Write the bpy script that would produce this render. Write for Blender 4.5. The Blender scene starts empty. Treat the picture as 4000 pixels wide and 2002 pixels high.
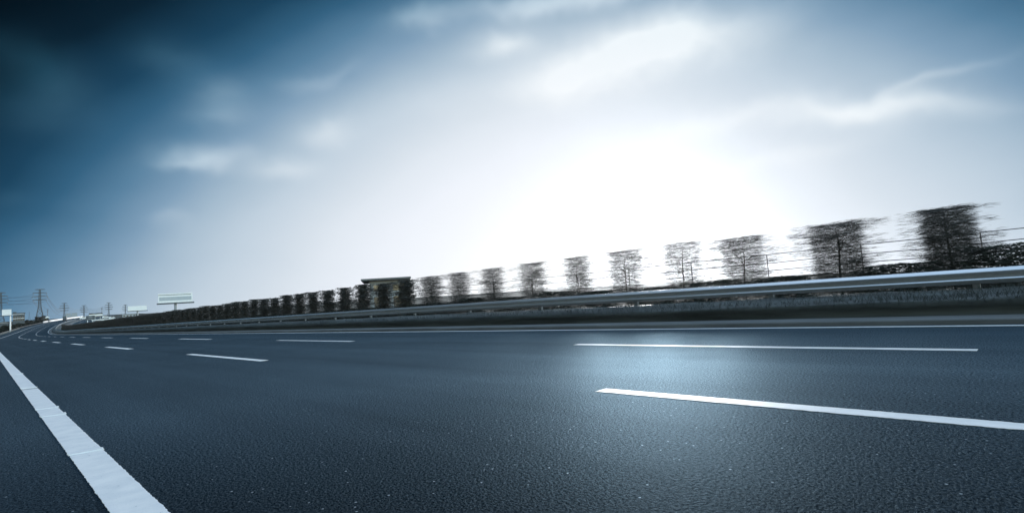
import bpy, math, random
import numpy as np
from mathutils import Matrix, Vector
random.seed(7); rng = np.random.default_rng(7)
scene = bpy.context.scene
col = scene.collection

# ------------------------------------------------------------------ camera
CAM_H = 0.956
R = np.array([[0.7078184202291373, -0.009943911796196199, -0.7063244315486459],
              [-0.7031508610023524, -0.10562890060730697, -0.703151052070707],
              [-0.06761620113537085, 0.9943558990495712, -0.0817581516996314]])
FPX = 2070.0
cam_d = bpy.data.cameras.new('camera')
cam_d.sensor_width = 36.0
cam_d.lens = FPX / 4000 * 36.0
cam_d.clip_start = 0.05
cam_d.clip_end = 20000
cam = bpy.data.objects.new('camera', cam_d)
col.objects.link(cam)
M4 = np.eye(4); M4[:3, :3] = R; M4[2, 3] = CAM_H
cam.matrix_world = Matrix(M4.tolist())
scene.camera = cam

def ray(px, py):
    """unit direction in the world of a point of the photograph (4000 x 2002)"""
    w = R @ np.array([px - 2000.0, -(py - 1001.0), -FPX])
    return w / np.linalg.norm(w)

# ------------------------------------------------------------------ sun, exposure
SUN_DIR = ray(2540, 830)
SUN_EL = math.asin(SUN_DIR[2]); SUN_AZ = math.atan2(SUN_DIR[0], SUN_DIR[1])
sun_d = bpy.data.lights.new('sun', 'SUN')
sun_d.energy = 5.0
sun_d.angle = math.radians(14.0)
sun_d.color = (1.0, 0.99, 0.97)
sun = bpy.data.objects.new('sun', sun_d)
col.objects.link(sun)
sun.rotation_euler = Vector((-SUN_DIR).tolist()).to_track_quat('-Z', 'Y').to_euler()
scene.view_settings.view_transform = 'Standard'
scene.view_settings.look = 'None'
scene.view_settings.exposure = 0.0
scene.view_settings.gamma = 1.0
scene.cycles.volume_bounces = 1
scene.cycles.max_bounces = 6
scene.cycles.transparent_max_bounces = 8

# ------------------------------------------------------------------ sky
def lin(c):
    return tuple(((v / 255.0) / 12.92 if v <= 10 else ((v / 255.0 + 0.055) / 1.055) ** 2.4) for v in c)

world = bpy.data.worlds.new('World')
scene.world = world
world.use_nodes = True
wt = world.node_tree
wt.nodes.clear()

class NT:
    def __init__(s, nt): s.nt = nt
    def n(s, typ, **kw):
        nd = s.nt.nodes.new(typ)
        for k, v in kw.items(): setattr(nd, k, v)
        return nd
    def put(s, sock, v):
        if isinstance(v, bpy.types.NodeSocket): s.nt.links.new(v, sock)
        else: sock.default_value = v
    def math(s, op, a, b=0.0, c=0.0, clamp=False):
        nd = s.n('ShaderNodeMath', operation=op, use_clamp=clamp)
        s.put(nd.inputs[0], a); s.put(nd.inputs[1], b)
        if op in ('MULTIPLY_ADD', 'SMOOTH_MIN'): s.put(nd.inputs[2], c)
        return nd.outputs[0]
    def vec(s, op, a, b=(0, 0, 0), out=0):
        nd = s.n('ShaderNodeVectorMath', operation=op)
        s.put(nd.inputs[0], a)
        if op == 'SCALE': s.put(nd.inputs['Scale'], b)
        else: s.put(nd.inputs[1], b)
        return nd.outputs['Value'] if op in ('DOT_PRODUCT', 'LENGTH') else nd.outputs[0]
    def noise(s, v, scale, detail=3, rough=0.5, color=False):
        nd = s.n('ShaderNodeTexNoise')
        s.put(nd.inputs['Vector'], v); nd.inputs['Scale'].default_value = scale
        nd.inputs['Detail'].default_value = detail; nd.inputs['Roughness'].default_value = rough
        return nd.outputs['Color' if color else 'Fac']
    def mapr(s, v, a, b, c, d, smooth=False):
        nd = s.n('ShaderNodeMapRange')
        if smooth: nd.interpolation_type = 'SMOOTHSTEP'
        s.put(nd.inputs[0], v)
        for i, x in enumerate((a, b, c, d)): s.put(nd.inputs[i + 1], x)
        return nd.outputs[0]
    def mix(s, f, a, b, blend='MIX'):
        nd = s.n('ShaderNodeMix', data_type='RGBA', blend_type=blend)
        s.put(nd.inputs[0], f); s.put(nd.inputs[6], a); s.put(nd.inputs[7], b)
        return nd.outputs[2]
    def ramp(s, f, stops):
        nd = s.n('ShaderNodeValToRGB')
        cr = nd.color_ramp
        while len(cr.elements) < len(stops): cr.elements.new(0.5)
        for e, (p, c) in zip(cr.elements, stops):
            e.position = p; e.color = tuple(c) + (1.0,)
        s.put(nd.inputs[0], f)
        return nd.outputs[0]

W = NT(wt)
tc = W.n('ShaderNodeTexCoord').outputs['Generated']
dirn = W.vec('NORMALIZE', tc)
GLOW = ray(2200, 980)
sep = W.n('ShaderNodeSeparateXYZ'); wt.links.new(dirn, sep.inputs[0])
cosg = W.vec('DOT_PRODUCT', dirn, tuple(GLOW))
ang = W.math('MULTIPLY', W.math('ARCCOSINE', W.math('MINIMUM', cosg, 0.99999)), 180 / math.pi)
elev = W.math('MULTIPLY', W.math('ARCSINE', W.math('MAXIMUM', sep.outputs[2], 0.0)), 180 / math.pi)
eff = W.math('MULTIPLY_ADD', elev, 0.75, ang)
gx = W.vec('DOT_PRODUCT', dirn, (GLOW[1] / math.hypot(GLOW[0], GLOW[1]), -GLOW[0] / math.hypot(GLOW[0], GLOW[1]), 0.0))
gx = W.math('DIVIDE', gx, 0.44)
eff = W.math('MULTIPLY_ADD', W.math('MAXIMUM', gx, 0.0), -2.6, eff)
# broad soft unevenness of the high haze
low = W.noise(W.vec('MULTIPLY', dirn, (2.0, 2.0, 5.0)), 1.6, 3, 0.5)
eff = W.math('MULTIPLY_ADD', W.math('SUBTRACT', low, 0.5), 3.5, eff)
stops = [(0, (253, 254, 255)), (12, (250, 252, 255)), (23.5, (240, 245, 253)), (29.5, (228, 236, 245)), (32, (219, 229, 239)), (38, (197, 213, 227)),
         (43, (168, 191, 210)), (47, (130, 162, 189)), (51, (90, 132, 163)), (55, (52, 99, 131)), (59, (27, 68, 95)),
         (65, (9, 33, 49)), (72, (2, 11, 19)), (85, (2, 11, 19))]
skycol = W.ramp(W.math('DIVIDE', eff, 100.0), [(p / 100.0, lin(c)) for p, c in stops])

# true brightness of the glare round the sun, beyond what the picture can show
gz = W.math('DIVIDE', W.math('SUBTRACT', sep.outputs[2], 0.07), 0.22)
glare = W.math('SQRT', W.math('MULTIPLY_ADD', gx, gx, W.math('MULTIPLY', gz, gz)))
glare = W.math('ADD', glare, W.mapr(cosg, -0.2, 0.3, 5.0, 0.0))
gk = W.math('POWER', W.mapr(glare, 1.6, 0.0, 0.0, 1.0), 2.0)
skycol = W.vec('SCALE', skycol, W.math('MULTIPLY_ADD', gk, 0.06, 0.96))
# clouds: soft ellipses fixed in world directions, warped by noise
CLOUDS = [  # px, py, half length, half width, tilt, strength
    (2540, 185, 360, 105, 12, 1.0), (2330, 250, 330, 100, 14, .55), (2150, 330, 220, 60, 8, .25), (1965, 160, 130, 50, 10, .75),
    (2180, -10, 300, 50, 8, .75), (1650, 70, 105, 45, 12, .35), (3280, 430, 330, 55, 3, .62), (3520, 410, 300, 38, 2, .35),
    (3620, 305, 230, 20, 17, .25), (2720, 505, 260, 45, 16, .55), (3000, 640, 300, 40, 14, .3), (830, 365, 110, 66, -12, .24),
    (850, 455, 90, 38, 0, .14), (825, 615, 150, 42, 6, .48), (720, 650, 90, 22, 12, .18), (1130, 645, 105, 38, 4, .40),
    (1290, 515, 85, 48, 0, .40), (1230, 310, 150, 28, 12, .17), (650, 195, 140, 65, -14, .16), (190, 290, 170, 75, -22, .16),
    (120, 390, 230, 100, -12, .14), (672, 860, 65, 24, 4, .15), (50, 795, 90, 26, 0, .05), (1600, 420, 300, 70, 14, .12)]
warp = W.vec('SUBTRACT', W.noise(dirn, 7.0, 3, 0.55, color=True), (0.5, 0.5, 0.5))
dw = W.vec('ADD', dirn, W.vec('SCALE', warp, 0.075))
mask = None
for (px, py, la, lb, tilt, st) in CLOUDS:
    c = ray(px, py); t = math.radians(tilt)
    a = ray(px + 40 * math.cos(t), py - 40 * math.sin(t)) - ray(px - 40 * math.cos(t), py + 40 * math.sin(t))
    b = ray(px - 40 * math.sin(t), py - 40 * math.cos(t)) - ray(px + 40 * math.sin(t), py + 40 * math.cos(t))
    ra = np.linalg.norm(a) / 80 * la; rb = np.linalg.norm(b) / 80 * lb
    a = a - c * (a @ c); a /= np.linalg.norm(a)
    b = b - c * (b @ c); b -= a * (a @ b); b /= np.linalg.norm(b)
    qa = W.vec('DOT_PRODUCT', dw, tuple(a / ra)); qb = W.vec('DOT_PRODUCT', dw, tuple(b / rb))
    q = W.math('MULTIPLY_ADD', qa, qa, W.math('MULTIPLY', qb, qb))
    g = W.math('MULTIPLY', W.math('POWER', 2.718281828, W.math('MULTIPLY', q, -0.9)),
               W.mapr(W.vec('DOT_PRODUCT', dirn, tuple(c)), 0.2, 0.6, 0.0, st))
    mask = g if mask is None else W.math('ADD', mask, g)
det = W.mapr(W.noise(W.vec('MULTIPLY', dw, (1, 1, 2.2)), 9.0, 4, 0.5), 0.3, 0.7, 0.82, 1.15)
mask = W.math('MULTIPLY', mask, det)
mask = W.math('MINIMUM', mask, 1.0)
cloudcol = W.ramp(W.math('DIVIDE', eff, 100.0), [(.32, (0.90, .94, .975)), (.43, (.84, .91, .955)), (.50, (.58, .74, .85)), (.56, (.17, .36, .50)), (.64, (.045, .18, .28))])
skycol = W.mix(mask, skycol, cloudcol)
# the upper dome, above the picture: physical sky
sky = W.n('ShaderNodeTexSky', sky_type='NISHITA')
sky.sun_disc = False
sky.sun_elevation = SUN_EL
sky.sun_rotation = SUN_AZ
sky.dust_density = 2.0; sky.ozone_density = 3.0
back = W.vec('SCALE', sky.outputs[0], 1.5)
back = W.mix(1.0, back, (1.9, 1.36, 0.96, 1), 'MULTIPLY')
upf = W.math('MAXIMUM', W.mapr(elev, 50.0, 72.0, 0.0, 1.0, True), W.mapr(sep.outputs[1], -0.35, -0.85, 0.0, 0.8, True))
skycol = W.mix(upf, skycol, back)
bg = W.n('ShaderNodeBackground')
wt.links.new(skycol, bg.inputs[0]); bg.inputs[1].default_value = 1.0
wt.links.new(bg.outputs[0], W.n('ShaderNodeOutputWorld').inputs[0])
world.cycles.sampling_method = 'MANUAL'
world.cycles.sample_map_resolution = 1024

# ------------------------------------------------------------------ path of the motorway
T = np.arange(-400, 3200, 1.0)
def sm(t, a, L): return np.clip((t - a) / L, 0, 1)
_k = 0.00029262734 * sm(T, -15.38, 172.43) * (1 - sm(T, 900, 200))
_k[T < 0] = 0
_phi = np.cumsum(_k) - _k
_i0 = int(np.where(T == 0)[0][0])
_x = np.cumsum(np.sin(_phi)); _y = np.cumsum(np.cos(_phi)); _x = _x - _x[_i0]; _y = _y - _y[_i0]
_sl = 0.0285 * sm(T, 189.0, 214.9) * (1 - sm(T, 900, 400))
_z = np.cumsum(_sl); _z = _z - _z[_i0]

def path(t):
    return np.interp(t, T, _x), np.interp(t, T, _y), np.interp(t, T, _z), np.interp(t, T, _phi)
def P(t, u, z=0.0):
    x, y, zz, ph = path(t)
    return np.array([x + u * math.cos(ph), y - u * math.sin(ph), zz + z])
def tu(x, y):
    i = int(np.argmin((_x - x) ** 2 + (_y - y) ** 2))
    dx, dy = x - _x[i], y - _y[i]
    return T[i] + dx * math.sin(_phi[i]) + dy * math.cos(_phi[i]), dx * math.cos(_phi[i]) - dy * math.sin(_phi[i])
U_LEFT, U_R, U_K0, U_K1, U_M2, U_OPP = -3.0, 11.8, 12.12, 13.0, 18.9, 32.0
def off(u):
    if u < U_LEFT: return -0.06 - 1.1 * min(1.0, max(0, (U_LEFT - 1.5 - u) / 6.0))
    if u > U_OPP: return -0.06 - 1.1 * min(1.0, max(0, (u - U_OPP - 1.5) / 6.0))
    return -0.06
def ground(x, y):
    t, u = tu(x, y)
    return float(np.interp(t, T, _z)) + off(u)
def at(px, py, D=None):
    """where the line of sight of a photo point meets the ground (or the ground below it at depth D)"""
    d = ray(px, py); w = R @ np.array([px - 2000.0, -(py - 1001.0), -FPX]) / FPX
    if D is None:
        s = 5.0
        while s < 2600:
            p = w * s + np.array([0, 0, CAM_H])
            if p[2] <= ground(p[0], p[1]): break
            s *= 1.01
        D = s
    p = w * D + np.array([0, 0, CAM_H])
    return p, D          # point on the line of sight at depth D (p[2] = its height)

# ------------------------------------------------------------------ materials
MATS = {}
def mat(name, color=(0.5, 0.5, 0.5), rough=0.6, metal=0.0, spec=0.5, var=0.25, scale=3.0, stretch=(1, 1, 1), bump=0.0, bscale=40.0, tint=None):
    if name in MATS: return MATS[name]
    m = bpy.data.materials.new(name); m.use_nodes = True
    nt = m.node_tree; N = NT(nt)
    b = nt.nodes['Principled BSDF']
    co = N.n('ShaderNodeTexCoord').outputs['Object']
    v = N.vec('MULTIPLY', co, stretch)
    f = N.noise(v, scale, 5, 0.6)
    c2 = tint or tuple(c * (1 - var) for c in color)
    c1 = tuple(min(1, c * (1 + var)) for c in color)
    nt.links.new(N.mix(N.mapr(f, 0.3, 0.7, 0, 1), tuple(c2) + (1,), c1 + (1,)), b.inputs['Base Color'])
    b.inputs['Roughness'].default_value = rough
    b.inputs['Metallic'].default_value = metal
    b.inputs['Specular IOR Level'].default_value = spec
    if bump > 0:
        bn = N.n('ShaderNodeBump'); bn.inputs['Strength'].default_value = bump; bn.inputs['Distance'].default_value = 0.01
        nt.links.new(N.noise(v, bscale, 4, 0.6), bn.inputs['Height']); nt.links.new(bn.outputs[0], b.inputs['Normal'])
    MATS[name] = m
    return m

def asphalt():
    m = bpy.data.materials.new('asphalt'); m.use_nodes = True
    nt = m.node_tree; N = NT(nt); b = nt.nodes['Principled BSDF']
    co = N.n('ShaderNodeTexCoord').outputs['Object']
    big = N.noise(N.vec('MULTIPLY', co, (1, 0.12, 1)), 0.9, 4, 0.6)
    mid = N.noise(co, 52.0, 4, 0.8)
    fine = N.noise(co, 160.0, 3, 0.7)
    vo = N.n('ShaderNodeTexVoronoi'); nt.links.new(co, vo.inputs['Vector']); vo.inputs['Scale'].default_value = 70.0
    sepc = N.n('ShaderNodeSeparateColor'); nt.links.new(vo.outputs['Color'], sepc.inputs[0])
    stone = N.mapr(sepc.outputs[0], 0.0, 1.0, 0.55, 1.5)
    base = N.mapr(big, 0.3, 0.7, 0.85, 1.15)
    grain = N.mapr(mid, 0.35, 0.68, 0.35, 1.75)
    k = N.math('MULTIPLY', N.math('MULTIPLY', base, grain), stone)
    colr = N.mix(1.0, (0.0035, 0.006, 0.0095, 1), N.vec('SCALE', (1, 1, 1), k), 'MULTIPLY')
    vo2 = N.n('ShaderNodeTexVoronoi'); nt.links.new(co, vo2.inputs['Vector']); vo2.inputs['Scale'].default_value = 34.0
    sp2 = N.n('ShaderNodeSeparateColor'); nt.links.new(vo2.outputs['Color'], sp2.inputs[0])
    chip = N.math('MULTIPLY', N.mapr(sp2.outputs[1], 0.94, 0.955, 0, 1), N.mapr(vo2.outputs['Distance'], 0.16, 0.26, 1, 0))
    chip = N.math('MULTIPLY', chip, sp2.outputs[2])
    colr = N.mix(chip, colr, (0.3, 0.34, 0.38, 1))
    di = N.n('ShaderNodeBsdfDiffuse'); nt.links.new(colr, di.inputs[0])
    gl = N.n('ShaderNodeBsdfGlossy')      # bluish bitumen film over the stones
    film = N.mix(N.mapr(mid, 0.36, 0.64, 0, 1), (0.06, 0.12, 0.17, 1), (0.60, 0.83, 1.0, 1))
    # tyre-polished tracks and long paving streaks
    trk = N.noise(N.vec('MULTIPLY', co, (1.0, 0.02, 1.0)), 1.3, 3, 0.55)
    pat = N.noise(N.vec('MULTIPLY', co, (1.0, 0.35, 1.0)), 0.55, 4, 0.6)
    wear = N.math('MULTIPLY', N.mapr(trk, 0.3, 0.7, 0.90, 1.08), N.mapr(pat, 0.3, 0.7, 0.90, 1.08))
    nt.links.new(N.mix(1.0, film, N.vec('SCALE', (1, 1, 1), wear), 'MULTIPLY'), gl.inputs[0])
    nt.links.new(N.mapr(mid, 0.3, 0.7, 0.43, 0.56), gl.inputs[1])
    fr = N.n('ShaderNodeFresnel'); fr.inputs[0].default_value = 1.105
    ms = N.n('ShaderNodeMixShader')
    nt.links.new(N.math('MINIMUM', fr.outputs[0], 0.27), ms.inputs[0]); nt.links.new(di.outputs[0], ms.inputs[1]); nt.links.new(gl.outputs[0], ms.inputs[2])
    nt.links.new(ms.outputs[0], nt.nodes['Material Output'].inputs['Surface']); nt.nodes.remove(b)
    bn = N.n('ShaderNodeBump'); bn.inputs['Strength'].default_value = 1.0; bn.inputs['Distance'].default_value = 0.008
    h = N.math('ADD', mid, N.math('MULTIPLY', vo.outputs['Distance'], -0.6))
    nt.links.new(N.math('MULTIPLY_ADD', fine, 0.4, h), bn.inputs['Height'])
    for q in (di, gl): nt.links.new(bn.outputs[0], q.inputs['Normal'])
    return m

def paint():
    m = bpy.data.materials.new('road_paint'); m.use_nodes = True
    nt = m.node_tree; N = NT(nt); b = nt.nodes['Principled BSDF']
    co = N.n('ShaderNodeTexCoord').outputs['Object']
    pit = N.noise(N.vec('MULTIPLY', co, (1, 0.8, 1)), 42.0, 3, 0.65)
    blot = N.noise(co, 5.0, 4, 0.6)
    c = N.mix(N.mapr(blot, 0.35, 0.7, 0, 1), (0.84, 0.85, 0.86, 1), (0.70, 0.73, 0.76, 1))
    c = N.mix(N.mapr(pit, 0.665, 0.74, 0, 0.75), c, (0.22, 0.26, 0.3, 1))
    nt.links.new(c, b.inputs['Base Color']); b.inputs['Roughness'].default_value = 0.55
    bn = N.n('ShaderNodeBump'); bn.inputs['Strength'].default_value = 0.25; bn.inputs['Distance'].default_value = 0.004
    nt.links.new(N.noise(co, 90.0, 3, 0.7), bn.inputs['Height']); nt.links.new(bn.outputs[0], b.inputs['Normal'])
    return m

M_ASPH = asphalt(); M_PAINT = paint()
M_GROUND = mat('field_earth', (0.04, 0.05, 0.05), 0.95, spec=0.08, scale=0.15, var=0.4)
M_SOIL = mat('median_soil', (0.035, 0.035, 0.032), 0.95, scale=2.5, var=0.5, bump=0.5)
M_BANK = mat('bank_grass', (0.075, 0.085, 0.085), 0.5, spec=0.5, scale=3.0, var=0.55, stretch=(1, 0.12, 1.5), bump=0.8, bscale=14.0)
M_BLADE = mat('grass_blade', (0.08, 0.095, 0.095), 0.5, var=0.4, scale=2.0)
M_KERB = mat('kerb_concrete', (0.14, 0.15, 0.155), 0.85, scale=4.0, var=0.3, stretch=(1, 0.15, 1), bump=0.4)
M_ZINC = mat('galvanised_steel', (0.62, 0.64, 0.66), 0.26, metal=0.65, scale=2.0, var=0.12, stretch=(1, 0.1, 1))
M_POST = mat('post_steel', (0.28, 0.29, 0.30), 0.5, metal=0.6, var=0.2)
M_LEAF = mat('evergreen_sprays', (0.068, 0.069, 0.066), 0.75, spec=0.25, scale=6.0, var=0.5)
M_LEAF2 = mat('shrub_leaves', (0.036, 0.042, 0.036), 0.75, spec=0.25, scale=5.0, var=0.5)
M_BARK = mat('tree_bark', (0.05, 0.043, 0.038), 0.9, scale=10.0, var=0.4)
M_PYLON = mat('pylon_steel', (0.10, 0.11, 0.12), 0.6, metal=0.3, var=0.15)
M_WHITE = mat('white_paint', (0.88, 0.89, 0.90), 0.5, var=0.06, scale=1.2)
M_DARKP = mat('dark_panel', (0.06, 0.075, 0.09), 0.5, var=0.2, scale=0.8)
M_GREYP = mat('grey_panel', (0.33, 0.36, 0.39), 0.6, var=0.12, scale=0.6)
M_WALL = mat('plaster_wall', (0.26, 0.27, 0.28), 0.85, var=0.2, scale=0.5)
M_ROOF = mat('pale_sheet_roof', (0.36, 0.37, 0.38), 0.5, var=0.1, scale=0.4)
M_DROOF = mat('dark_roof', (0.06, 0.06, 0.065), 0.8, var=0.3, scale=0.8)
M_GLASS = mat('window_glass', (0.03, 0.04, 0.05), 0.12, spec=0.8, var=0.2, scale=0.5)
M_RUBBER = mat('tyre_rubber', (0.02, 0.02, 0.02), 0.85, var=0.2)
M_CABLE = mat('cable_metal', (0.05, 0.055, 0.06), 0.6, var=0.1)
M_BARRIER = mat('barrier_concrete', (0.74, 0.76, 0.78), 0.7, var=0.12, scale=0.3)

# ------------------------------------------------------------------ mesh helpers
class MB:
    def __init__(s): s.v = []; s.f = []
    def quad(s, a, b, c, d):
        i = len(s.v); s.v += [tuple(a), tuple(b), tuple(c), tuple(d)]; s.f.append((i, i + 1, i + 2, i + 3))
    def box(s, x0, x1, y0, y1, z0, z1, taper=0.0):
        i = len(s.v); t = taper
        s.v += [(x0, y0, z0), (x1, y0, z0), (x1, y1, z0), (x0, y1, z0), (x0 + t, y0 + t, z1), (x1 - t, y0 + t, z1), (x1 - t, y1 - t, z1), (x0 + t, y1 - t, z1)]
        s.f += [(i, i + 3, i + 2, i + 1), (i + 4, i + 5, i + 6, i + 7), (i, i + 1, i + 5, i + 4), (i + 1, i + 2, i + 6, i + 5), (i + 2, i + 3, i + 7, i + 6), (i + 3, i, i + 4, i + 7)]
    def tube(s, pts, rad, n=6):
        pts = [Vector(p) for p in pts]
        if not hasattr(rad, '__len__'): rad = [rad] * len(pts)
        i0 = len(s.v)
        for k, p in enumerate(pts):
            d = (pts[min(k + 1, len(pts) - 1)] - pts[max(k - 1, 0)]).normalized()
            a = d.cross(Vector((0, 0, 1)) if abs(d.z) < 0.9 else Vector((1, 0, 0))).normalized(); b = d.cross(a)
            for j in range(n):
                w = 2 * math.pi * j / n + math.pi / 4
                s.v.append(tuple(p + (a * math.cos(w) + b * math.sin(w)) * rad[k]))
        for k in range(len(pts) - 1):
            for j in range(n):
                a = i0 + k * n + j; b = i0 + k * n + (j + 1) % n
                s.f.append((a, b, b + n, a + n))
        s.f.append(tuple(i0 + j for j in range(n))[::-1]); s.f.append(tuple(i0 + (len(pts) - 1) * n + j for j in range(n)))
    def prism(s, prof, y0, y1):
        """profile in x,z swept along y"""
        i = len(s.v); n = len(prof)
        s.v += [(x, y0, z) for x, z in prof] + [(x, y1, z) for x, z in prof]
        for j in range(n): s.f.append((i + j, i + (j + 1) % n, i + n + (j + 1) % n, i + n + j))
        s.f.append(tuple(i + j for j in range(n))[::-1]); s.f.append(tuple(i + n + j for j in range(n)))
    def mesh(s, name):
        me = bpy.data.meshes.new(name); me.from_pydata(s.v, [], s.f); me.update(); return me
    def build(s, name, m, parent=None, loc=None, smooth=False):
        return link(name, s.mesh(name), m, parent, loc, smooth)
def link(name, me, m, parent=None, loc=None, smooth=False):
    if len(me.materials) == 0: me.materials.append(m)
    if smooth:
        for p in me.polygons: p.use_smooth = True
    o = bpy.data.objects.new(name, me); col.objects.link(o)
    if parent is not None: o.parent = parent
    if loc is not None: o.location = loc
    return o
def tag(o, label, cat, group=None):
    o['label'] = label; o['category'] = cat
    if group: o['group'] = group
    return o
def thing(name, label, cat, loc=(0, 0, 0), rz=0.0, group=None):
    o = bpy.data.objects.new(name, None); col.objects.link(o)
    o.location = tuple(loc); o.rotation_euler = (0, 0, rz)
    return tag(o, label, cat, group)
def structure(o, kind='structure'):
    o['kind'] = kind; return o
def dup(root, loc, rz, label, group=None, scale=None):
    r = root.copy(); col.objects.link(r); r.location = tuple(loc); r.rotation_euler = (0, 0, rz); r['label'] = label
    if group: r['group'] = group
    if scale: r.scale = scale
    for ch in list(root.children):
        c = ch.copy(); col.objects.link(c); c.parent = r
        for g in list(ch.children):
            d = g.copy(); col.objects.link(d); d.parent = c
    return r
def frange(segs):
    out = []
    for a, b, st in segs: out += list(np.arange(a, b, st))
    return out + [segs[-1][1]]
TS = frange([(-40, 40, 2), (40, 200, 5), (200, 900, 10)])
def sweep(name, prof, ts, m, parent=None, closed=False, smooth=False):
    """prof: list of (u, z) - or a function of t giving that list"""
    fn = prof if callable(prof) else (lambda t: prof)
    v = []; f = []; n = None
    for t in ts:
        pr = fn(t); n = len(pr)
        x, y, zz, ph = path(t); c, s = math.cos(ph), math.sin(ph)
        v += [(x + u * c, y - u * s, zz + z) for u, z in pr]
    for k in range(len(ts) - 1):
        for j in range(n if closed else n - 1):
            a = k * n + j; b = k * n + (j + 1) % n
            f.append((a, b, b + n, a + n))
    if closed:
        f.append(tuple(range(n))); f.append(tuple((len(ts) - 1) * n + j for j in range(n))[::-1])
    me = bpy.data.meshes.new(name); me.from_pydata(v, [], f); me.update()
    # faces up / outwards
    import bmesh
    bm = bmesh.new(); bm.from_mesh(me)
    if closed: bmesh.ops.recalc_face_normals(bm, faces=bm.faces)
    else:
        if sum(fc.normal.z for fc in bm.faces) < 0: bmesh.ops.reverse_faces(bm, faces=bm.faces)
    bm.to_mesh(me); bm.free()
    return link(name, me, m, parent, None, smooth)

# ------------------------------------------------------------------ ground and roads
us = [-1800, -1200, -800, -500, -300, -180, -100, -50, -25, -10.5, -7, -4.5, -3.2, 10, 20, 33.3, 34.7, 37, 40.7, 60, 100, 180, 300, 500, 800, 1200, 1800]
tg = frange([(-400, -40, 40), (-40, 40, 2), (40, 200, 5), (200, 900, 10), (900, 2600, 50)])
structure(sweep('ground', [(u, off(u)) for u in us], tg, M_GROUND, smooth=True))
road = structure(sweep('road', [(U_LEFT, 0), (U_K0, 0)], TS, M_ASPH))
opp = structure(sweep('opposite_road', [(U_M2, 0), (U_OPP, 0)], TS, M_ASPH))

def jitter(n, a):
    j = rng.normal(size=n); j = (j + np.roll(j, 1) * .6 + np.roll(j, 2) * .3); return j * a
def marking(name, u0, u1, ts, parent, z=0.004, jit=0.0, skew=0.0):
    ja = jitter(len(ts), jit) if jit else np.zeros(len(ts)); jb = jitter(len(ts), jit) if jit else np.zeros(len(ts))
    v = []; f = []
    for k, t in enumerate(ts):
        a = P(t, u0 + ja[k], z); b = P(t + skew, u1 + jb[k], z)
        a0 = P(t, u0 + ja[k], 0.0005); b0 = P(t + skew, u1 + jb[k], 0.0005)
        v += [tuple(a0), tuple(a), tuple(b), tuple(b0)]
    for k in range(len(ts) - 1):
        i = 4 * k
        for j in range(3): f.append((i + j, i + j + 1, i + j + 5, i + j + 4))
    f.append((0, 1, 2, 3)); e = 4 * (len(ts) - 1); f.append((e + 3, e + 2, e + 1, e))
    me = bpy.data.meshes.new(name); me.from_pydata(v, [], [q[::-1] for q in f]); me.update()
    return link(name, me, M_PAINT, parent)
# solid line beside the camera: laid in lengths with ragged edges, a cut joint and thicker overlaps
e1 = marking('edge_line', .480, .684, frange([(-6, 2, .1), (2, 12.40, .012)]), road, .004, .0013)
e2 = marking('edge_line', .480, .684, frange([(12.52, 30, .03), (30, 60, .5), (60, 900, 5)]), road, .004, .0013)
for t0, w, d in [(5.40, .10, .012), (8.12, .16, .022), (8.95, .12, .02), (12.72, .05, .012), (17.4, .2, .025), (26.6, .2, .012)]:
    marking('overlap_strip', .474, .684 + d * .6, list(np.arange(t0, t0 + w + .001, .012)), road, .009, .002, -.03)
marking('edge_line', U_R - .09, U_R + .10, TS, road, .004)
for k in range(-1, 48):
    t0 = -2.75 + 15 * k
    marking('lane_dash', 4.30 - .02 * (k > 1), 4.48 + .03 * (k > 1), list(np.linspace(t0, t0 + 6, 301 if k < 2 else 5)), road, .004, .0022 if k < 2 else 0, 0.0)
    t0 = .65 + 15 * k
    marking('lane_dash', 8.21 - .02 * (k > 1), 8.39 + .03 * (k > 1), list(np.linspace(t0, t0 + 6, 121 if k < 2 else 5)), road, .004, .0022 if k < 2 else 0, 0.0)
marking('edge_line', 19.5, 19.7, TS, opp); marking('edge_line', 31.0, 31.2, TS, opp)
for k in range(10, 44):
    for u in (23.3, 27.1): marking('lane_dash', u, u + .18, list(np.linspace(15 * k, 15 * k + 6, 4)), opp)

# kerb, bank and soil of the median
kt = frange([(-40, 200, 2), (200, 900, 10)])
def kerb_prof(s):
    def fn(t):
        return [(U_K0, -.05), (U_K0 + .004, .075), (U_K0 + .025, .095), (U_K1 - .05, .105), (U_K1, .10), (U_K1, -.05)] if s else \
               [(18.3, -.05), (18.3, .10), (18.85, .10), (18.89, -.05)]
    return fn
structure(sweep('kerb', kerb_prof(True), kt, M_KERB, closed=True))
structure(sweep('kerb', kerb_prof(False), kt, M_KERB, closed=True))
bt = frange([(-40, -6, 2), (-6, 60, .25), (60, 140, 1), (140, 900, 8)])
_bn = {}
def bank_noise(t, j):
    return .5 * math.sin(t * .37 + j * 1.7) + .3 * math.sin(t * .93 + j * 2.9 + 1) + .3 * math.sin(t * 2.3 + j * 4.1) + .2 * math.sin(t * 6.1 + j * 7.7)
def bank_prof(t):
    base = [(13.004, .02), (13.22, .09), (13.24, .18), (13.14, .27), (13.08, .35), (13.14, .42), (13.32, .49), (13.7, .535), (14.2, .54), (14.9, .50), (15.8, .42), (16.8, .36), (17.6, .28), (18.28, .04)]
    return [(u, z + (.035 * bank_noise(t, j) if 2 < j < 13 else 0)) for j, (u, z) in enumerate(base)]
structure(sweep('grass_bank', bank_prof, bt, M_BANK, smooth=True))

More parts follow.
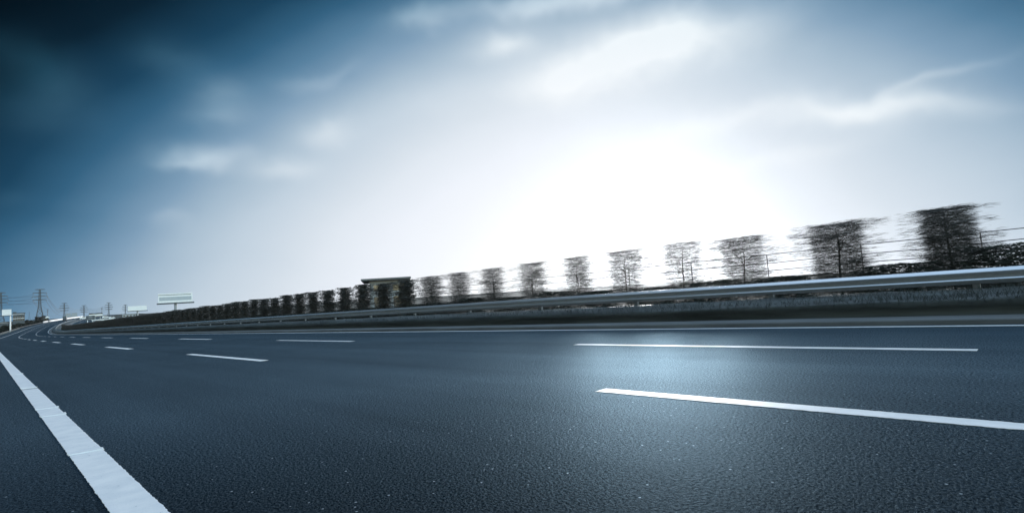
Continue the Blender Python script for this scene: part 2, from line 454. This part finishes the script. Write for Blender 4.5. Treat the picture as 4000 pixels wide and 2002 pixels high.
def blades(n):
    v = []; f = []
    for _ in range(n):
        t = -5 + 135 * random.random() ** 2.0
        w = 1 + max(0, t - 10) / 40
        q = random.random()
        j = random.choice([3, 4, 5, 5, 6, 7, 8])
        pr = bank_prof(t); s = random.random()
        u = pr[j][0] + (pr[j + 1][0] - pr[j][0]) * s; z = pr[j][1] + (pr[j + 1][1] - pr[j][1]) * s
        L = random.uniform(.05, .13) * (1 if j > 2 else .7)
        out = -random.uniform(0, .08) if j < 6 else random.uniform(-.05, .05)
        al = random.uniform(-.10, .10)
        a = P(t - .006 * w, u, z - .01); b = P(t + .006 * w, u, z - .01); c = P(t + al, u + out, z + L)
        i = len(v); v += [tuple(a), tuple(b), tuple(c)]; f.append((i, i + 1, i + 2))
    me = bpy.data.meshes.new('grass'); me.from_pydata(v, [], f); me.update()
    o = link('grass', me, M_BLADE); structure(o, 'stuff')
    o['label'] = 'short dark grass growing over the median bank behind the kerb'; o['category'] = 'grass'
blades(16000)

# ------------------------------------------------------------------ guardrails
def wprof(u, top, face):
    """W-beam section, face = -1 when its lobes look towards smaller u"""
    pts = [(.050, .000), (.030, -.004), (-.020, -.040), (-.055, -.070), (-.062, -.084), (-.050, -.100), (.016, -.132), (.030, -.150), (.024, -.166), (-.046, -.206), (-.062, -.228), (-.058, -.246), (-.020, -.284), (.020, -.306), (.036, -.312)]
    fr = [(u - face * p, top + z) for p, z in pts]
    bk = [(u - face * (p + .010), top + z * .985 - .003) for p, z in pts][::-1]
    return fr + bk
def guardrail(name, label, u, face, top, t0, t1, posts, step, group, m=None):
    g = thing(name, label, 'guardrail', P(max(t0, 0), u, 0), 0, group)
    inv = Matrix.Translation(g.location).inverted()
    bm_ = sweep('beam', wprof(u, top, -face), frange([(t0, 40, 2), (40, 200, 4), (200, t1, 8)]), m or M_ZINC, closed=True, smooth=False)
    bm_.parent = g; bm_.matrix_parent_inverse = inv
    proto = None
    for k in range(posts):
        t = max(t0, -4) + 1 + k * step
        if proto is None:
            q = MB(); q.box(-.05, .05, -.06, .06, -.6, top - .03); q.box(-.05 if face > 0 else .05, .0, -.05, .05, top - .28, top - .05)
            proto = q.mesh('post')
        o = link('post', proto, M_POST); x, y, z, ph = path(t)
        o.location = tuple(P(t, u + face * .105, 0)); o.rotation_euler = (0, 0, -ph)
        o.parent = g; o.matrix_parent_inverse = inv
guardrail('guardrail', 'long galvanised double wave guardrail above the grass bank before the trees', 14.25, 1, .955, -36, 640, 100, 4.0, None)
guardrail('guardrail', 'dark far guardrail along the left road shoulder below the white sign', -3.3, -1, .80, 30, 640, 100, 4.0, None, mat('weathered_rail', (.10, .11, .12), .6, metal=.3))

# ------------------------------------------------------------------ median trees and shrubs
def spray_mesh(name, n, hx, hy, z0, z1, core, seed, wid=(.010, .026), ln=(.10, .36), flat_top=True, spread=.5):
    """crown of many thin twig sprays, leaning with the wind along the road; dense core, thinning edge, clipped top"""
    r = np.random.default_rng(seed)
    v = []; f = []
    # clumps in flat layers give gaps and lighter / darker tufts
    ncl = 90
    cl = np.stack([r.normal(size=ncl) * hx * .45, r.uniform(-1.0, 1.0, ncl) * hy, z0 + (z1 - z0) * r.random(ncl) ** .9], -1)
    for i in range(n):
        if r.random() < core:
            z = z0 + (z1 - z0) * r.random(); p = np.array([r.normal() * hx * .30, r.uniform(-.62, .62) * hy + r.normal() * .06, z])
        else:
            c = cl[r.integers(ncl)]; p = c + r.normal(size=3) * np.array([.12, .20, .04])
        if not flat_top:
            zz = (p[2] - z0) / (z1 - z0); w = math.sqrt(max(.03, 1 - (2 * min(1, max(0, zz)) - .85) ** 2 / 1.4)); p[0] *= w; p[1] *= w
        p[0] = np.clip(p[0], -hx * 1.1, hx * 1.1); p[1] = np.clip(p[1], -hy * 1.25, hy * 1.25)
        top = z1 + .02 * math.sin(seed + p[1] * 5) if flat_top else z1
        p[2] = np.clip(p[2], z0 - .05, top - .04 * r.random())
        a = r.normal() * spread + (0 if r.random() < .5 else math.pi)
        d = np.array([math.sin(a), math.cos(a), r.normal() * spread * .16]); d /= np.linalg.norm(d)
        L = r.uniform(*ln); wd = r.uniform(*wid)
        s = np.cross(d, [r.normal() * .5, r.normal() * .5, 1.0]); s /= np.linalg.norm(s)
        q = np.cross(s, d)
        s = s * math.cos(i) + q * math.sin(i)
        a0 = p - d * L * .5; b0 = p + d * L * .5; m = p + q * .02
        k = len(v)
        v += [tuple(a0), tuple(m + s * wd), tuple(b0), tuple(m - s * wd)]; f.append((k, k + 1, k + 2, k + 3))
    me = bpy.data.meshes.new(name); me.from_pydata(v, [], f); me.update()
    return me
def trunk_mesh(h, seed, k=1.0):
    r = random.Random(seed); q = MB()
    pts = [(0, 0, -.3), (r.uniform(-.03, .03), r.uniform(-.03, .03), h * .4), (r.uniform(-.05, .05), r.uniform(-.05, .05), h * .75), (0, r.uniform(-.05, .05), h * .97)]
    q.tube(pts, [.034 * k, .028 * k, .02 * k, .008 * k], 7)
    for _ in range(7):
        z = r.uniform(.2, .8) * h; a = r.uniform(0, 6.28); L = r.uniform(.25, .45)
        q.tube([(0, 0, z), (math.cos(a) * L * .5, math.sin(a) * L * .5, z + .1), (math.cos(a) * L, math.sin(a) * L, z + .22)], [.014, .009, .004], 5)
    return q.mesh('trunk')
NV = 5
crowns = [spray_mesh('crown', 7500, .55, .66, .16, 2.17, .60, 11 + i, (.008, .018), (.10, .32)) for i in range(NV)]
NEAR_N = [0, 17000, 14500, 9600, 6600, 9200, 9600, 9800, 11000, 12000, 14500]  # sprays per crown, fewest towards the sun: glare wash is put into their density
near_crowns = [None] + [spray_mesh('crown', NEAR_N[i], .52, .74 if i == 1 else .92, .16, 2.17, .72, 111 + i, (.0015, .0042), (.12, .38), True, .4) for i in range(1, 11)]
trunks = [trunk_mesh(2.1, 31 + i) for i in range(NV)]
thin_trunks = [trunk_mesh(2.0, 41 + i, .6) for i in range(3)]
shrubs = [spray_mesh('shrub', 5200, .55, .95, .0, .86, .45, 51 + i, (.005, .012), (.08, .28)) for i in range(3)]
U_T = 17.0
ordinal = ['nearest', 'second', 'third', 'fourth', 'fifth', 'sixth', 'seventh', 'eighth', 'ninth', 'tenth']
px_tree = [3712, 3277, 2905, 2671, 2446, 2260, 2081, 1926, 1794, 1685]
t_tree = [(FPX * U_T / (.7032 * (p + 70)) - U_T * .7071) / .7071 for p in px_tree]
# exact: where the line of sight of the photo column crosses the row
def t_on_row(px, u):
    lo, hi = -20.0, 300.0
    for _ in range(60):
        m = .5 * (lo + hi); c = R.T @ (P(m, u, 1.5) - np.array([0, 0, CAM_H]))
        x = 2000 + FPX * c[0] / -c[2]
        if x > px: lo = m
        else: hi = m
    return lo
t_tree = [t_on_row(p, U_T) for p in px_tree]
step = (t_tree[-1] - t_tree[0]) / 9
tt = [t_tree[0] - step] + t_tree + [t_tree[-1] + step * k for k in range(1, 128)]
words = {1: 'clipped evergreen at the right end of the tree row, the tallest and darkest', 2: 'clipped evergreen next to the tallest one at the right end of the row',
         3: 'third clipped evergreen from the right end of the tree row', 4: 'palest clipped evergreen, in the glare, fourth from the right end',
         5: 'fifth clipped evergreen from the right end of the row, left of the palest one', 6: 'sixth clipped evergreen from the right end of the tree row',
         7: 'seventh clipped evergreen from the right end of the tree row', 8: 'eighth clipped evergreen from the right end of the tree row',
         9: 'ninth clipped evergreen from the right end, second right of the flat roofed building', 10: 'tenth clipped evergreen from the right end, first right of the flat roofed building'}
FAR_T = 'small dark clipped evergreen crowded in the far row left of the flat roofed building'
for i, t in enumerate(tt):
    if i == 0: continue
    p = P(t, U_T, .34); x, y, z, ph = path(t)
    o = thing('evergreen_tree', words.get(i, FAR_T), 'tree', p, -ph + random.choice([0, math.pi]) + random.uniform(-.12, .12), 'clipped evergreen trees along the median')
    k = (i * 3) % NV
    hgt = random.uniform(.97, 1.03) if i > 10 else [0, 1.0, .985, .97, 1.0, 1.0, 1.0, 1.0, 1.0, 1.0, 1.0][i]
    o.scale = (random.uniform(.92, 1.08), random.uniform(.92, 1.1), hgt)
    link('crown', near_crowns[i] if i < 11 else crowns[k], M_LEAF, o); link('trunk', thin_trunks[i % 3] if 2 < i < 11 else trunks[k], M_BARK, o)
FAR_S = 'small low shrub in the far part of the median row, between crowded dark evergreens'
for i in range(len(tt) - 1):
    t = .5 * (tt[i] + tt[i + 1]); x, y, z, ph = path(t)
    s = link('shrub', shrubs[i % 3], M_LEAF2)
    s.location = tuple(P(t, U_T - .1 + random.uniform(-.15, .15), .33)); s.rotation_euler = (0, 0, -ph + random.choice([0, math.pi]))
    hh = [1.32, 1.02, .9][i] if i < 3 else random.uniform(.78, 1.0)
    s.scale = (1, random.uniform(.95, 1.15), hh)
    lab = ['dark tall shrub at the right end of the median behind the rail', 'low shrub between the tallest evergreen and the next one', 'low shrub between the second and third evergreen from the right'][i] if i < 3 else \
        ('low shrub between the %s and %s evergreen from the right end' % (ordinal[i - 1].replace('nearest', 'first'), ordinal[i]) if i < 10 else FAR_S)
    tag(s, lab, 'shrub', 'low shrubs between the median trees')

# ------------------------------------------------------------------ wire fence beyond the other carriageway
wf = thing('wire_fence', 'tall thin wire fence seen between the right hand trees', 'fence', (0, 0, 0))
for k, z in enumerate((2.68, 2.16, 1.70, 1.2)):
    v = []
    q = MB(); q.tube([P(t, 34.3, z + .03 * math.sin(t * .8 + k)) for t in frange([(-20, 200, 4)])], .022, 5); q.build('wire', M_CABLE, wf)
q = MB(); q.tube([(0, 0, -.3), (0, 0, 2.75)], .028, 6); pm = q.mesh('post')
for k in range(45):
    o = link('post', pm, M_CABLE, wf); o.location = tuple(P(-18 + 5 * k, 34.36, -.05))

# ------------------------------------------------------------------ flat roofed building behind the trees
pB, dB = at(1520, 1204, 62.0)
tB, uB = tu(pB[0], pB[1])
def face_cam(p): return math.atan2(p[1], p[0]) - math.pi / 2
bl = thing('roadside_building', 'grey flat roofed two storey building with overhanging roof beyond the trees', 'building', (pB[0], pB[1], ground(pB[0], pB[1])), face_cam(pB))
HB = pB[2] - ground(pB[0], pB[1]) + (1204 - 1092) / FPX * 62.0
q = MB(); q.box(-2.1, 2.5, 0, 7, -.5, HB); q.build('wall', M_WALL, bl)
q = MB(); q.box(-3.0, 2.65, -1.0, 7.4, HB, HB + .2); q.build('roof', mat('grey_felt_roof', (.16, .165, .17), .8), bl)
for zz in (.9, HB * .36, HB * .68):
    for x in (-1.75, .45):
        q = MB(); q.box(x, x + 1.8, -.05, .002, zz, zz + .95); w = q.build('window', M_GREYP, bl)
        q = MB(); q.box(x + .1, x + 1.7, -.07, -.048, zz + .1, zz + .85); q.build('pane', M_GLASS, w)

# ------------------------------------------------------------------ billboards
def billboard(px0, px1, ytop, ybot, D, label, face=M_WHITE, band=False, platform=True, twin=False):
    pc, _ = at((px0 + px1) / 2, ybot, D)
    g = ground(pc[0], pc[1]); s = D / FPX
    o = thing('billboard', label, 'billboard', (pc[0], pc[1], g), face_cam(pc), 'roadside billboards' if False else None)
    w = (px1 - px0) * s * FPX / math.hypot(FPX, (px0 + px1) / 2 - 2000); h = (ybot - ytop) * s; zb = pc[2] - g
    q = MB(); q.tube([(0, .6, -1), (0, .6, zb + h * .5)], .09 * w ** .75, 12); q.build('post', M_GREYP, o, smooth=False)
    if twin:
        for a, b in ((-.5, -.03), (.03, .5)):
            q = MB(); q.box(a * w, b * w, -.15, .15, zb, zb + h); q.build('panel', face, o)
        q = MB(); q.box(-.5 * w, .5 * w, .16, .35, zb - .05 * h, zb + .03 * h); q.build('frame', M_DARKP, o)
    else:
        q = MB(); q.box(-.5 * w, .5 * w, -.2, .35, zb, zb + h); q.build('panel', face, o)
    if band:
        m = mat('faded_advert', (0.22, 0.25, 0.28), .6, var=.9, scale=1.1, stretch=(1, 1, .35), tint=(.5, .53, .56))
        q = MB(); q.box(-.47 * w, .47 * w, -.225, -.202, zb + .22 * h, zb + .62 * h); q.build('advert_band', m, o)
        q = MB(); q.box(-.5 * w, .46 * w, -.225, -.202, zb + .80 * h, zb + .86 * h); q.build('advert_stripe', M_DARKP, o)
    if platform:
        q = MB(); q.box(-.54 * w, .55 * w, -1.3, .5, zb - .16 * h, zb - .02 * h); q.build('catwalk', M_DARKP, o)
    return o
billboard(619, 753, 1144, 1180, 290, 'large pale billboard with an unreadable dark band on one thick post', band=True)
billboard(500, 574, 1194, 1212, 420, 'smaller white billboard left of the large pale billboard, above the hedge', band=False)
billboard(256, 302, 1222, 1237, 640, 'faint grey two panel billboard beside the lattice pylon', face=M_GREYP, platform=False, twin=True)

# cantilever sign near the left edge
pS, dS = at(40, 1294)
gS = ground(pS[0], pS[1]); s = dS / FPX
so = thing('road_sign', 'white blank sign panel on a white post with two white arms', 'sign', (pS[0], pS[1], gS), face_cam(pS))
hS = lambda py: (1294 - py) * s
q = MB(); q.tube([(0, 0, -.5), (0, 0, hS(1209))], [.30, .24], 12); q.build('post', M_WHITE, so)
q = MB(); q.box((7 - 40) * .72 * s, (44 - 40) * .72 * s, -.55, -.40, hS(1231), hS(1208)); q.build('sign_panel', M_WHITE, so)
q = MB(); q.box((-4 - 40) * .72 * s, (44 - 40) * .72 * s, -.5, -.38, hS(1233.5), hS(1231.1)); q.build('panel_rail', M_DARKP, so)
for y in (1229.5, 1246):
    q = MB(); q.tube([(-.2, -.1, hS(y)), (56 * .72 * s, -.1, hS(y - 1.5))], .12, 8); q.build('arm', M_WHITE, so)

# dark gantry board on white legs by the other carriageway
pG, dG = at(353, 1262, 330.0); gG = pG[2]; s = dG / FPX
go = thing('board_sign', 'dark board sign on two short white legs by the curve', 'sign', tuple(pG), face_cam(pG))
q = MB(); q.box(-13.5 * s, 13.5 * s, -.15, .15, 13 * s, 30 * s); q.build('sign_panel', M_DARKP, go)
for y in (17, 24): 
    q = MB(); q.box(-6 * s, 6 * s, -.2, -.153, y * s, (y + 1.6) * s); q.build('panel_stripe', M_GREYP, go)
for x in (-8.5, 7.5):
    q = MB(); q.box((x - 1) * s, (x + 1) * s, -.12, .12, -14 * s, 13 * s); q.build('leg', M_WHITE, go)

# ------------------------------------------------------------------ pylons and cables
def pylon(H, arms, foot, waist, ak=2.0):
    """lattice tower; arms: list of (height share, half span share)"""
    r = .0062 * H
    def hw(z):
        k = z / H
        return (foot * (1 - k / .45) + waist * (k / .45)) if k < .45 else waist * (1 - (k - .45) / .55 * .45)
    q = MB()
    lv = [0, .14, .27, .37, .45, .53, .60, .67, .74, .81, .88, .94, 1.0]
    for sx in (-1, 1):
        for sy in (-1, 1):
            q.tube([(sx * hw(k * H), sy * hw(k * H), k * H - (1.0 if k == 0 else 0)) for k in lv], r * 1.15, 4)
    for a, b in zip(lv[:-1], lv[1:]):
        za, zb = a * H, b * H; A, B = hw(za), hw(zb)
        for sy in (-1, 1):
            q.tube([(-A, sy * A, za), (B, sy * B, zb)], r * .6, 4); q.tube([(A, sy * A, za), (-B, sy * B, zb)], r * .6, 4)
            q.tube([(sy * A, -A, za), (sy * B, B, zb)], r * .6, 4); q.tube([(sy * A, A, za), (sy * B, -B, zb)], r * .6, 4)
            q.tube([(-B, sy * B, zb), (B, sy * B, zb)], r * .6, 4)
    body = q.mesh('tower')
    am = []; ins = []
    for k, sp in arms:
        z = k * H; L = sp * H; q = MB(); w = hw(z)
        for sgn in (-1, 1):
            for sy in (-1, 1): q.tube([(0, sy * w, z), (sgn * L, 0, z + .006 * H)], r * ak, 4)
            q.tube([(0, 0, z + .030 * H), (sgn * L, 0, z + .006 * H)], r * .7, 4)
        am.append(q.mesh('cross_arm'))
        if k < .98:
            for sgn in (-1, 1):
                q = MB(); q.tube([(sgn * L, 0, z + .006 * H), (sgn * L, 0, z - .01 * H), (sgn * L, 0, z - .04 * H)], [r * .8, r * 1.3, r * 1.1], 6)
                ins.append(q.mesh('insulator'))
    return body, am, ins
ARMS = [(.995, .12), (.885, .165), (.765, .19), (.655, .165)]
pyl = pylon(42.0, ARMS, 4.2, 1.35)
PYL = [(2, 1143, 1264, 600, 'dark lattice pylon cut off by the left edge of the picture'), (155, 1130, 1250, None, 'tallest lattice pylon standing behind the dark house and trees'),
       (251, 1184, 1252, None, 'lattice pylon beside the grey two panel billboard'), (328, 1193, 1252, None, 'fainter lattice pylon above the far curve of the road'),
       (425, 1182, 1246, None, 'pale hazy pylon left of the smaller white billboard'), (490, 1190, 1246, None, 'faintest hazy pylon just left of the smaller white billboard')]
pyl_far = pylon(42.0, [(.995, .10), (.87, .17), (.74, .20), (.61, .17)], 3.4, 1.1, 3.2)
tops = []
for px, yt, yb, D, lab in PYL:
    D = 42.0 * FPX / (yb - yt)
    p, _ = at(px, yb, D)
    g = ground(p[0], p[1]); 
    H = p[2] + (yb - yt) / FPX * D - g
    o = thing('pylon', lab, 'pylon', (p[0], p[1], g), face_cam(p) + .12, 'power line pylons')
    sc = H / 42.0; o.scale = (min(sc, 1.15), min(sc, 1.15), sc)
    pm_ = pyl if D < 900 else pyl_far
    link('tower', pm_[0], M_PYLON, o)
    for a in pm_[1]: link('cross_arm', a, M_PYLON, o)
    for a in (pm_[2] if D < 900 else []): link('insulator', a, M_PYLON, o)
    tops.append((np.array([p[0], p[1], g]), face_cam(p) + .12, sc))
def attach(i, k, sgn):
    p, a, sc = tops[i]; z = (ARMS[k][0] - .05) * 42 * sc; L = ARMS[k][1] * 42 * sgn * min(sc, 1.15)
    return p + np.array([math.cos(a) * L, math.sin(a) * L, z])
span_lab = {(0, 1): 'between the cut off pylon and the tallest pylon', (1, 2): 'between the tallest pylon and the next one', (2, 3): 'between the two pylons over the far curve', (3, 4): 'between the far pylons left of the billboards'}
lev = {1: 'upper', 2: 'middle', 3: 'lower'}
for (i, j), txt in span_lab.items():
    for k in (1, 2, 3):
        for sgn, side in ((-1, 'left'), (1, 'right')):
            a, b = attach(i, k, sgn), attach(j, k, sgn); L = np.linalg.norm(a - b)
            pts = [a + (b - a) * q_ - np.array([0, 0, 4 * .038 * min(L, 420) * q_ * (1 - q_)]) for q_ in np.linspace(0, 1, 17)]
            q = MB(); q.tube(pts, .15, 4)
            tag(q.build('power_cable', M_CABLE), '%s %s power cable sagging %s' % (lev[k], side, txt), 'cable', 'power cables between the pylons')

# slim masts
def mast(px, yt, yb, D, label, heads):
    p, D = at(px, yb, D); s = D / FPX; g = ground(p[0], p[1]); H = p[2] - g + (yb - yt) * s
    o = thing('light_mast', label, 'mast', (p[0], p[1], g), face_cam(p))
    q = MB(); q.tube([(0, 0, -1), (0, 0, H)], [.9 * s, .45 * s], 8); q.build('pole', M_PYLON, o)
    for k in range(heads):
        q = MB(); q.box(-2.6 * s, 2.6 * s, -.9 * s, .9 * s, H - (1.5 + 4.5 * k) * s, H - (0 + 4.5 * k) * s); q.build('lamp_head', M_PYLON, o)
mast(186, 1207, 1252, 560, 'dark mast with stacked lamp heads right of the dark house', 3)
mast(398, 1200, 1248, 700, 'thin pale mast behind the canopy roof', 2)
p, D = at(114, 1250, 700); s = D / FPX; g = ground(p[0], p[1])
o = thing('lattice_spire', 'small dark lattice spire left of the tallest pylon', 'mast', (p[0], p[1], g), face_cam(p))
q = MB(); Hs = p[2] - g + 33 * s
for sx in (-1, 1):
    for sy in (-1, 1): q.tube([(sx * 4 * s, sy * 4 * s, -1), (sx * 1.2 * s, sy * 1.2 * s, Hs * .5), (0, 0, Hs)], .35 * s, 4)
for k in range(8):
    z = Hs * k / 8; a = 4 * s * (1 - k / 8)
    q.tube([(-a, -a, z), (a * .9, -a * .9, z + Hs / 8)], .25 * s, 4)
q.build('tower', M_PYLON, o)

# ------------------------------------------------------------------ far buildings
def shed(px0, px1, yt, yb, D, label, wall, roofm, depth=14.0, flat=False, windows=0, name='shed', hut=None):
    p, D = at((px0 + px1) / 2, yb, D); s = D / FPX; g = ground(p[0], p[1]); w = (px1 - px0) * s * FPX / math.hypot(FPX, (px0 + px1) / 2 - 2000); h = (yb - yt) * s; z0 = p[2] - g
    o = thing(name, label, 'building', (p[0], p[1], g), face_cam(p))
    hw = z0 + h * (.82 if not flat else 1.0)
    q = MB(); q.box(-w / 2, w / 2, 0, depth, -1.5, hw); q.build('wall', wall, o)
    q = MB()
    if flat: q.box(-w / 2 - .3, w / 2 + .3, -.3, depth + .3, hw, hw + .05 * h + .1)
    else: q.prism([(-w / 2 - .4, hw), (w / 2 + .4, hw), (w / 2 - w * .12, z0 + h), (-w / 2 + w * .12, z0 + h)], -.4, depth + .4)
    q.build('roof', roofm, o)
    for k in range(windows):
        x = -w / 2 + w * (k + .3) / windows
        q = MB(); q.box(x, x + w / windows * .5, -.1, .003, hw * .45, hw * .75); q.build('window', M_GLASS, o)
    if hut:
        q = MB(); q.box(-w / 2 + hut[0] * w, -w / 2 + hut[1] * w, 1, depth * .6, hw + .1, hw + hut[2] * h); q.build('roof_hut', wall, o)
    return o
shed(50, 97, 1223, 1252, 420, 'dark flat topped block behind the arms of the white sign', M_DARKP, M_DARKP, flat=True, windows=5, name='office_block', hut=(0, .3, .22))
shed(-30, 33, 1259, 1272, 400, 'low pale roofed shed beside the post of the white sign', M_DARKP, M_ROOF, windows=0)
shed(56, 92, 1256, 1266, 440, 'low shed with pale roof right of the white sign post', M_DARKP, M_ROOF)
ho = shed(140, 185, 1236, 1256, 520, 'dark house with a small white gable among trees under the tallest pylon', M_DROOF, M_DROOF, name='house', windows=3)
q = MB(); q.prism([(2.2, 6.0 * .7), (6.2, 6.0 * .7), (4.2, 6.0)], -1.1, -.45); q.build('gable', M_WHITE, ho)
# canopy roof on posts
p, D = at(374, 1246, 480); s = D / FPX; g = ground(p[0], p[1]); z0 = p[2] - g
o = thing('canopy', 'flat white edged canopy roof on posts behind the dark board sign', 'canopy', (p[0], p[1], g), face_cam(p))
q = MB(); q.box(-21 * s, 21 * s, 0, 9, z0 + 13 * s, z0 + 20 * s); q.build('fascia', M_WHITE, o)
q = MB(); q.box(-21.5 * s, 21.5 * s, -.3, 9.3, z0 + 20.05 * s, z0 + 24 * s); q.build('roof', M_DROOF, o)
for x in (-16, -2, 14):
    q = MB(); q.box(x * s - .3, x * s + .3, 2, 2.6, -1, z0 + 13 * s); q.build('post', M_GREYP, o)
shed(478, 530, 1226, 1236, 520, 'low bluish flat roofed shed under the smaller white billboard', M_GREYP, M_GREYP, flat=True, windows=4)
shed(456, 466, 1230, 1243, 500, 'tiny dark box shaped hut left of the bluish shed', M_DARKP, M_DROOF, flat=True, depth=3)

# white barriers at the far end of the road
o = tag(sweep('barrier', [(-4.2, -.3), (-4.2, 1.25), (-4.5, 1.25), (-4.6, -.3)], frange([(596, 880, 8)]), M_BARRIER, closed=True), 'bright white barrier wall along the left side of the far road', 'barrier')
p, D = at(402, 1252); s_ = D / FPX; g = ground(p[0], p[1])
wl = tag(bpy.data.objects.new('boundary_wall', None), 'low white wall beyond the far curve right of the dark board sign', 'wall'); col.objects.link(wl)
wl.location = (p[0], p[1], g); wl.rotation_euler = (0, 0, face_cam(p))
q = MB(); q.box(-35 * s_, 35 * s_, 0, .4, -.6, 6.0 * s_); q.build('wall', M_BARRIER, wl)
q = MB(); q.box(-35.3 * s_, 35.3 * s_, -.06, .46, 6.05 * s_, 6.9 * s_); q.build('coping', M_BARRIER, wl)
# pale vans
def van(px, py, D, rz, label):
    p, D = at(px, py, D)
    o = thing('van', label, 'van', (p[0], p[1], max(ground(p[0], p[1]), p[2])), face_cam(p) + rz, 'white vans near the far curve')
    q = MB(); q.prism([(-2.6, .45), (2.6, .45), (2.6, 1.2), (1.9, 1.35), (1.3, 2.2), (-2.5, 2.2)], -.95, .95); q.build('body', M_WHITE, o)
    q = MB(); q.box(-1.0, 1.2, -.965, -.952, 1.35, 1.95); q.build('side_window', M_GLASS, o)
    for x in (-1.6, 1.6):
        for y in (-.97, .77):
            q = MB(); q.tube([(x, y, .36), (x, y + .2, .36)], .36, 12); q.build('wheel', M_RUBBER, o)
van(326, 1246, 470, .1, 'white van on the crest of the far road above the curve')
van(412, 1246, 520, 0, 'white van behind the left half of the low white wall')
van(438, 1245, 520, 0, 'white van behind the right end of the low white wall')

# ------------------------------------------------------------------ lorry on the far road
pt = P(640, 6.2, 0); ph = path(640)[3]
lo = thing('lorry', 'small dark lorry driving away on the far crest of the road', 'lorry', pt, -ph)
q = MB(); q.box(-1.3, 1.3, -4, 3.4, 1.0, 3.9); q.build('cargo_box', M_DARKP, lo)
q = MB(); q.prism([(-1.2, .7), (1.2, .7), (1.2, 2.2), (1.0, 3.0), (-1.0, 3.0), (-1.2, 2.2)], 3.5, 5.6); q.build('cab', M_DARKP, lo)
for x in (-1.2, .85):
    for y in (-2.6, -1.3, 4.4):
        q = MB(); q.tube([(x, y, .5), (x + .35, y, .5)], .5, 14); q.build('wheel', M_RUBBER, lo)
for x in (-1.0, .7):
    q = MB(); q.box(x, x + .3, -4.06, -4.003, 1.05, 1.25); q.build('tail_light', mat('red_lens', (.25, .02, .02), .3), lo)

# ------------------------------------------------------------------ bushes and trees of the left side
bushm = [spray_mesh('bush', 1500, 1.5, 1.7, .0, 2.4, .3, 71 + i, (.06, .14), (.3, .9), False) for i in range(3)]
crown2 = [spray_mesh('crown', 2200, 2.4, 2.4, 1.6, 6.4, .3, 81 + i, (.09, .2), (.4, 1.2), False) for i in range(2)]
FAR_B = 'dark bush in the roadside strip behind the left guardrail'
for k in range(70):
    t = 235 + 420 * (k / 69.0) + random.uniform(-2, 2); u = -random.uniform(6.5, 11.0)
    s = link('bush', bushm[k % 3], M_LEAF2); s.location = tuple(P(t, u, off(u) - .1)); s.rotation_euler = (0, 0, random.uniform(0, 6))
    k_ = random.uniform(.8, 1.35); s.scale = (k_, k_, k_ * random.uniform(.85, 1.2))
    tag(s, FAR_B, 'bush', 'dark bushes along the left roadside')
def round_tree(px, yb, yt, D, label):
    p, D = at(px, yb, D); g = ground(p[0], p[1]); H = p[2] - g + (yb - yt) * D / FPX
    o = thing('tree', label, 'tree', (p[0], p[1], g), random.uniform(0, 6)); k = H / 6.4; o.scale = (k, k, k)
    link('crown', random.choice(crown2), M_LEAF, o)
    q = MB(); q.tube([(0, 0, -.5), (.1, 0, 2.5), (0, .1, 5)], [.25, .2, .08], 7); q.build('trunk', M_BARK, o)
    return o
for a in [(142, 1254, 1236, 500, 'dark tree at the left end of the dark house'), (172, 1252, 1232, 540, 'tallest rounded tree behind the white gable of the dark house'), (160, 1254, 1237, 505, 'dark tree in front of the middle of the dark house'),
          (182, 1254, 1238, 530, 'dark tree at the right end of the dark house'), (105, 1262, 1248, 430, 'low dark tree left of the dark house'), (122, 1260, 1249, 450, 'low dark tree below the lattice spire')]:
    round_tree(*a)
for k, px in enumerate((232, 240, 248, 300, 312)):
    round_tree(px, 1252, 1244, 760, 'tiny dark tree on the skyline near the grey two panel billboard')['group'] = 'tiny trees on the skyline'

# ------------------------------------------------------------------ haze
hz = MB(); hz.box(-2900, 2900, -1500, 3100, -3.0, 75.0)
ho = hz.build('haze', None) if False else None
me = hz.mesh('haze'); hm = bpy.data.materials.new('haze_air'); hm.use_nodes = True
ht = hm.node_tree; ht.nodes.clear()
pv = ht.nodes.new('ShaderNodeVolumePrincipled'); om = ht.nodes.new('ShaderNodeOutputMaterial')
pv.inputs['Color'].default_value = (0.86, 0.93, 1.0, 1)
pv.inputs['Density'].default_value = 0.000035
pv.inputs['Anisotropy'].default_value = 0.88
ht.links.new(pv.outputs[0], om.inputs['Volume'])
me.materials.append(hm)
ho = bpy.data.objects.new('haze', me); col.objects.link(ho); ho['kind'] = 'stuff'
